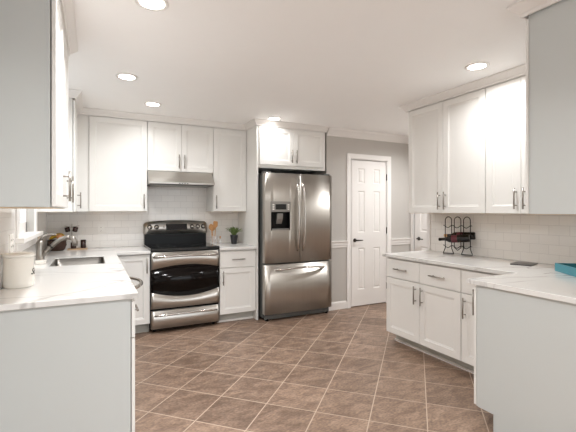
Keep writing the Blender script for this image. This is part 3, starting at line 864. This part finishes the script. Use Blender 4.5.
mb, _ = bulged(XM + 0.003, FX1, 0.70, 1.79, 0.022, FY, FY + 0.068); drr = mb.build('door', 'steel', fr)
mb, _ = bulged(FX0, FX1, 0.085, 0.682, 0.022, FY, FY + 0.068); fz = mb.build('freezer_drawer', 'steel', fr)
b = MB(); b.box(FX0 + 0.02, FX1 - 0.02, FY + 0.03, FY + 0.074, 0.015, 0.075); 
b.build('kick_grille', 'dark', fr, bevel=0.01)
for x in (FX0 + 0.05, FX1 - 0.05):
    for y in (FY + 0.05, 4.95): MB().lathe([(0, 0), (0.022, 0), (0.022, 0.03), (0, 0.03)], (x, y, 0), 12).build('foot', 'black', fr)
for x in (FX0 + 0.01, FX1 - 0.10): MB().box(x, x + 0.09, FY + 0.03, FY + 0.13, 1.791, 1.812).build('hinge_cover', 'dark', fr, bevel=0.006)
for sx, dd in ((-1, dl), (1, drr)):
    hx = XM + sx * 0.036; pts = []
    for i in range(21):
        s = i / 20; pts.append((hx + sx * 0.006 * math.sin(math.pi * s), fyf(hx) - 0.062 * math.sin(math.pi * s) ** 0.45 + 0.004, 0.84 + 0.83 * s))
    MB().tube(pts, 0.0125, 12).build('handle', 'steelh', dd)
pts = []
for i in range(21):
    s = i / 20; x = 1.97 + 0.69 * s; pts.append((x, fyf(x) - 0.055 * math.sin(math.pi * s) ** 0.45 + 0.004, 0.615 + 0.022 * math.sin(math.pi * s)))
MB().tube(pts, 0.0125, 12).build('handle', 'steelh', fz)
# dispenser
h0, h1, h2, h3 = hole
yd = FY - 0.014
b = MB(); b.box(h0 - 0.006, h1 + 0.006, yd - 0.008, FY + 0.03, 1.318, h3 + 0.006); dsp = b.build('dispenser_panel', 'grey', dl, bevel=0.004)
b = MB(); b.box(h0 + 0.055, h1 - 0.055, yd - 0.0095, yd - 0.007, 1.348, 1.412); b.build('dispenser_display', 'display', dl)
for sx in (h0 + 0.012, h1 - 0.036):
    for k_ in range(3): MB().box(sx, sx + 0.024, yd - 0.0095, yd - 0.007, 1.345 + 0.026 * k_, 1.360 + 0.026 * k_).build('dispenser_button', 'plastic', dl)
b = MB(); b.box(h0 + 0.0005, h1 - 0.0005, FY + 0.045, FY + 0.062, h2 + 0.0005, 1.318); b.box(h0 + 0.0005, h0 + 0.008, yd, FY + 0.05, h2, 1.318); b.box(h1 - 0.008, h1 - 0.0005, yd, FY + 0.05, h2, 1.318); b.build('dispenser_recess', 'black', dl)
b = MB(); b.box(h0 + 0.01, h1 - 0.01, yd - 0.002, FY + 0.044, h2 + 0.002, h2 + 0.02); b.build('drip_tray', 'grey', dl, bevel=0.003)
b = MB(); b.prism([(FY + 0.044, 1.30), (FY + 0.0, 1.30), (FY + 0.01, 1.235), (FY + 0.044, 1.17)], 0, 2.0, 2.08); b.build('dispenser_paddle', 'grey', dl, bevel=0.004)

# ------------------------------------------------------------------ back counter objects
def bez(p0, p1, p2, n=8):
    p0, p1, p2 = Vector(p0), Vector(p1), Vector(p2)
    return [p0 * (1 - t) ** 2 + p1 * 2 * t * (1 - t) + p2 * t * t for t in [i / n for i in range(n + 1)]]
# utensil jar
jx, jy = 1.405, 4.93
uj = thing('utensil_jar', (jx, jy, CZ), 'clear glass jar beside the range that holds wooden spoons', 'jar')
MB().lathe([(0, 0), (0.040, 0), (0.042, 0.006), (0.042, 0.10), (0.044, 0.104), (0.040, 0.104), (0.039, 0.012), (0, 0.010)], (jx, jy, CZ), 28).build('glass_body', 'glass', uj)
def spoon(dx, dy, hd, kind, lab):
    a = Vector((jx + dx * 0.5, jy + dy * 0.5, CZ + 0.014)); e_ = Vector((jx + dx, jy + dy, CZ + hd))
    mb = MB(); mb.tube([a, a.lerp(e_, 0.75)], [0.005, 0.006], 8)
    d = (e_ - a).normalized(); q = Vector((0, 0, 1)).rotation_difference(d)
    c = a.lerp(e_, 0.75); rr = []
    for i in range(11):
        s = i / 10; wd = (0.006 + 0.026 * math.sin(math.pi * min(1, s * 0.93 + 0.02)) ** 0.8) if kind else (0.007 + 0.024 * min(1, s * 3) - (0.006 if i == 10 else 0))
        rr.append([c + q @ Vector((wd * math.cos(2 * math.pi * k / 12), 0.0045 * math.sin(2 * math.pi * k / 12) + 0.0, (e_ - a).length * 0.36 * s)) for k in range(12)])
    mb.rings(rr)
    solo(mb, 'wooden_spoon' if kind else 'wooden_spatula', 'spoon', lab, 'utensil', 'wooden utensils in the glass jar')
spoon(-0.044, -0.03, 0.238, 1, 'leftmost wooden spoon leaning in the glass jar by the range')
spoon(0.030, 0.026, 0.268, 0, 'flat wooden spatula standing upright in the glass jar by the range')
spoon(-0.018, -0.004, 0.222, 1, 'shorter middle wooden spoon in the glass jar by the range')
b = MB(); b.lathe([(0, 0), (0.016, 0), (0.018, 0.004), (0.018, 0.055), (0.009, 0.062), (0.009, 0.07), (0, 0.07)], (1.49, 4.93, CZ), 18)
sh = thing('oil_bottle', (1.49, 4.93, CZ), 'tiny clear bottle with a wood stopper between the spoon jar and the plant', 'bottle')
b.build('glass_body', 'glass', sh)
MB().lathe([(0, 0), (0.008, 0), (0.010, 0.03), (0.0, 0.034)], (1.49, 4.93, CZ + 0.070), 12).build('stopper', 'spoon', sh)

# potted plant
px_, py_ = 1.655, 4.86
pp = thing('potted_plant', (px_, py_, CZ), 'small green plant in a black pot between the range and the refrigerator', 'plant')
b = MB(); b.lathe([(0, 0), (0.033, 0), (0.036, 0.004), (0.050, 0.105), (0.052, 0.118), (0.047, 0.118), (0.045, 0.108), (0, 0.105)], (px_, py_, CZ), 24); b.build('pot', 'pot', pp)
b = MB(); b.lathe([(0, 0), (0.044, 0), (0.0, 0.004)], (px_, py_, CZ + 0.106), 16); b.build('soil', 'soil', pp)
b = MB()
for i in range(95):
    a = random.uniform(0, 2 * math.pi); sp_ = random.uniform(0.02, 0.13); hh = random.uniform(0.07, 0.145) * (1.0 - 0.3 * sp_ / 0.115)
    p0 = Vector((px_ + random.uniform(-0.02, 0.02), py_ + random.uniform(-0.02, 0.02), CZ + 0.105))
    p2 = p0 + Vector((math.cos(a) * sp_, math.sin(a) * sp_, hh)); p1 = p0.lerp(p2, 0.45) + Vector((0, 0, 0.035))
    pts = bez(p0, p1, p2, 6); side = Vector((-math.sin(a), math.cos(a), 0)); rr = []
    for j, p in enumerate(pts):
        wd = 0.0115 * math.sin(math.pi * (0.12 + 0.86 * j / 6)) + 0.0006
        rr.append([p - side * wd, p + Vector((0, 0, -0.002)), p + side * wd, p + Vector((0, 0, 0.0015))])
    b.rings(rr)
b.build('foliage', 'leaf', pp)

# corner of the left counter: basket with fruit, wooden tray with mugs, mug stand
bx, by = -0.345, 4.90
bk = thing('wicker_basket', (bx, by, CZ), 'dark brown round wicker basket in the back left corner', 'basket')
b = MB(); b.lathe([(0, 0), (0.06, 0), (0.078, 0.02), (0.092, 0.06), (0.088, 0.105), (0.082, 0.110), (0.080, 0.104), (0.084, 0.06), (0.07, 0.022), (0, 0.012)], (bx, by, CZ), 28); b.build('bowl', 'wicker', bk)
n = 28; b = MB(); b.tube([(bx + 0.087 * math.cos(2 * math.pi * i / n), by + 0.087 * math.sin(2 * math.pi * i / n), CZ + 0.108 + 0.002 * (i % 2)) for i in range(n)], 0.006, 8, closed=True); b.build('rim', 'wicker', bk)
for i, (dx, dy, lab) in enumerate(((0.0, -0.02, 'front banana of the bunch on the wicker basket'), (0.012, 0.012, 'middle banana of the bunch on the wicker basket'), (0.02, 0.044, 'rear banana of the bunch on the wicker basket'))):
    pts = bez((bx - 0.072 + dx, by + dy, CZ + 0.123), (bx + dx, by + dy, CZ + 0.195 + 0.01 * i), (bx + 0.075 + dx * 0.4, by + dy, CZ + 0.128), 10)
    solo(MB().tube(pts, [0.005, 0.011, 0.015, 0.017, 0.018, 0.018, 0.018, 0.017, 0.014, 0.010, 0.005], 10), 'banana', 'banana', lab, 'fruit', 'bananas on the basket')
b = MB(); b.lathe([(0.032 * math.sin(math.pi * i / 10), -0.032 * math.cos(math.pi * i / 10)) for i in range(11)], (bx + 0.03, by - 0.06, CZ + 0.148), 16, cap=False)
solo(b, 'peach', 'peach', 'small orange peach in front of the bananas on the basket', 'fruit')

tx0, ty0 = -0.135, 4.955
b = MB(); b.box(tx0 - 0.115, tx0 + 0.085, ty0 - 0.065, ty0 + 0.065, CZ, CZ + 0.012)
solo(b, 'wooden_tray', 'tray', 'small light wood tray board at the back of the left counter', 'tray', bevel=0.003)
def mug(c, lab, tilt=None, r=0.028, h=0.068):
    o = thing('mug', c, lab, 'mug', 'dark mugs in the back left corner')
    T = Matrix.Translation(c) @ (tilt or Matrix.Identity(4))
    b = MB(); b.lathe([(0, 0), (r * 0.85, 0), (r, 0.01), (r, h), (r - 0.003, h), (r - 0.004, 0.01), (0, 0.006)], (0, 0, 0), 20); b.xf(T); b.build('cup', 'mug', o)
    b = MB(); b.tube([(r - 0.001, 0, h * 0.8), (r + 0.014, 0, h * 0.78), (r + 0.018, 0, h * 0.5), (r + 0.012, 0, h * 0.25), (r - 0.001, 0, h * 0.2)], 0.0035, 8); b.xf(T); b.build('mug_handle', 'ceramic', o)
mug((tx0 - 0.055, ty0 - 0.012, CZ + 0.0125), 'dark mug at the left end of the wooden tray')
mug((tx0 + 0.042, ty0, CZ + 0.0125), 'taller dark mug at the right end of the wooden tray', h=0.092)
mt = thing('mug_stand', (tx0 - 0.075, 5.03, CZ + 0.0), 'slim chrome mug stand behind the wooden tray', 'stand')
mx_ = tx0 - 0.075
MB().lathe([(0, 0), (0.022, 0), (0.022, 0.006), (0.004, 0.010), (0.0035, 0.28), (0, 0.284)], (mx_, 5.045, CZ), 16).build('pole', 'steelh', mt)
b = MB(); b.tube([(mx_ - 0.075, 5.02, CZ + 0.262), (mx_, 5.045, CZ + 0.245), (mx_ + 0.075, 5.02, CZ + 0.262)], 0.0035, 8); b.build('hook', 'steelh', mt)
mug((mx_ - 0.036, 5.0, CZ + 0.195), 'dark mug hanging on the left arm of the mug stand', Matrix.Rotation(R(-12), 4, 'Y'), 0.026, 0.055)
mug((mx_ + 0.03, 5.0, CZ + 0.195), 'dark mug hanging on the right arm of the mug stand', Matrix.Rotation(R(12), 4, 'Y'), 0.026, 0.055)

# ------------------------------------------------------------------ wine rack
RO = Vector((3.205, 2.66, CZ))
rdir = Vector((0.447, -0.894, 0)) * 1.0             # row of loops, seen left to right
rdir = Vector((0.30, -0.954, 0)).normalized(); rn = Vector((rdir.y, -rdir.x, 0))
def rp(a, c, z): return RO + rdir * a + rn * c + Vector((0, 0, z))
wr = thing('wine_rack', RO, 'black wire wine rack with three arched loops on the right counter', 'wine rack')
cr_ = 0.032; SP = 0.09
for k_, a0 in enumerate((-SP, 0, SP)):
    zb = 0.006 if k_ != 1 else 0.055
    b = MB(); pts = []
    if k_ != 1: pts += [rp(a0 - cr_ - 0.022, 0.0, 0.006), rp(a0 - cr_ - 0.018, 0, 0.014), rp(a0 - cr_, 0, 0.06)]
    else: pts += [rp(a0, 0, 0.042), rp(a0 - cr_, 0, 0.07)]
    for i in range(13):
        an = math.pi - math.pi * i / 12; pts.append(rp(a0 + cr_ * math.cos(an), 0, 0.335 + cr_ * 1.15 * math.sin(an)))
    if k_ != 1: pts += [rp(a0 + cr_, 0, 0.06), rp(a0 + cr_ + 0.018, 0, 0.014), rp(a0 + cr_ + 0.022, 0, 0.006)]
    else: pts += [rp(a0 + cr_, 0, 0.07)]
    b.tube(pts, 0.0042, 8, closed=True); b.build('wire_loop', 'iron', wr)
for z in (0.285, 0.085):
    b = MB(); pts = []
    for i in range(41):
        s = i / 40; a = -SP - 0.05 + (2 * SP + 0.1) * s
        ph = ((a + SP + 0.05) / SP) * 2 * math.pi
        pts.append(rp(a, 0.006, z - 0.009 + 0.012 * math.cos(ph)))
    b.tube(pts, 0.0036, 6); b.build('cross_wire', 'iron', wr)
def bottle(p, d, lab, labm, foil):
    o = thing('wine_bottle', p, lab, 'bottle', 'bottles in the wine rack')
    b = MB(); b.lathe([(0, 0.004), (0.030, 0), (0.036, 0.006), (0.037, 0.18), (0.033, 0.20), (0.0155, 0.235), (0.0135, 0.285), (0.0155, 0.29), (0.0155, 0.30), (0, 0.30)], p, 24, d); b.build('glass_body', 'bottle', o)
    b = MB(); b.lathe([(0.0374, 0.11), (0.0378, 0.112), (0.0378, 0.165), (0.0374, 0.167)], p, 24, d, cap=False); b.build('bottle_label', labm, o)
    b = MB(); b.lathe([(0.0150, 0.24), (0.0142, 0.245), (0.0142, 0.284), (0.0162, 0.289), (0.0162, 0.301), (0, 0.3012)], p, 20, d, cap=False); b.build('foil_cap', foil, o)
bottle(tuple(rp(0.135, 0.046, 0.172)), tuple(-rdir * 0.995 + Vector((0, 0, -0.09))), 'wine bottle lying with its black neck pointing left through the rack', 'red', 'black')
bottle(tuple(rp(0.150, -0.046, 0.190)), tuple(-rdir * 0.998 + Vector((0, 0, -0.03))), 'wine bottle lying behind the loops with its round base showing at right', 'red', 'gold')

# flat slate trivet, teal tray
T = Matrix.Translation((3.115, 1.945, CZ)) @ Matrix.Rotation(R(-72), 4, 'Z')
b = MB(); b.box(-0.075, 0.075, -0.10, 0.10, 0.0, 0.007); b.xf(T)
solo(b, 'trivet', 'slate', 'thin dark slate trivet lying flat on the right counter near the tiles', 'trivet', bevel=0.002)
A = Vector((-0.61, -0.792, 0)); B = Vector((0.792, -0.61, 0)); P0 = Vector((2.985, 1.64, CZ))
tt = thing('serving_tray', P0 + A * 0.2 + B * 0.13, 'teal serving tray with raised sides at the right edge on the counter', 'tray')
def tp(a, c, z): return P0 + A * a + B * c + Vector((0, 0, z))
def tb(a0, a1, c0, c1, z0, z1):
    m = MB(); m.box(a0, a1, c0, c1, z0, z1)
    mt_ = Matrix(((A.x, B.x, 0, P0.x), (A.y, B.y, 0, P0.y), (0, 0, 1, P0.z), (0, 0, 0, 1)))
    return m.xf(mt_)
TL, TW = 0.42, 0.27
b = tb(0, TL, 0, TW, 0.0, 0.008); b.build('base', 'teal', tt)
tb(0.012, TL - 0.012, 0.012, TW - 0.012, 0.008, 0.010).build('lining', 'tealdark', tt)
for (a0, a1, c0, c1) in ((0, TL, 0, 0.011), (0, TL, TW - 0.011, TW), (0, 0.011, 0.0112, TW - 0.0112), (TL - 0.011, TL, 0.0112, TW - 0.0112)):
    tb(a0, a1, c0, c1, 0.008, 0.056).build('side', 'teal', tt, bevel=0.001)

# ------------------------------------------------------------------ recessed ceiling lights
g = 'recessed ceiling lights'
for (x, y, pw, lab) in ((0.254, 3.459, 0.42, 'round recessed ceiling light above the sink counter, leftmost one in the photo'),
                    (0.56, 4.228, 0.17, 'round recessed ceiling light just in front of the range cabinets'),
                    (2.628, 2.004, 0.27, 'round recessed ceiling light near the right wall cabinets'),
                    (0.282, 2.166, 0.5, 'round recessed ceiling light cut by the top edge of the photo'),
                    (1.95, 4.235, 0.11, 'round recessed ceiling light directly above the refrigerator cabinet'),
                    (2.628, 0.2, 2.0, 'unseen recessed fill light added behind the camera on the right'),  # this and the lamps below are unseen, added as fill light
                    (0.30, 0.4, 0.75, 'unseen recessed fill light added behind the camera on the left'),
                    (3.78, 3.45, 0.6, 'unseen recessed fill light added in the hallway by the panelled door'),  # hidden hallway lamps, added to brighten the door wall
                    (3.78, 1.9, 0.35, 'unseen recessed fill light added in the hallway behind the tiled wall'),
                    (1.45, -1.2, 0.7, 'unseen recessed fill light added far behind the camera')):
    o = thing('ceiling_light', (x, y, H - 0.004), lab, 'light', g)
    b = MB(); b.lathe([(0.064, 0.0035), (0.064, -0.003), (0.086, -0.002), (0.088, 0.0035)], (x, y, H - 0.004), 32, cap=False); b.build('trim_ring', 'trim', o)
    b = MB(); b.lathe([(0, 0), (0.064, 0)], (x, y, H - 0.0045), 32, cap=False); b.build('lens', 'lens', o)
    ld = bpy.data.lights.new('lamp', 'AREA'); ld.shape = 'DISK'; ld.size = 0.125; ld.energy = LAMP_POWER; ld.spread = R(155); ld.color = LAMP_COLOR
    ld.energy = LAMP_POWER * pw
    lo = bpy.data.objects.new('lamp', ld); col.objects.link(lo); lo.parent = o; lo.location = (0, 0, -0.012)
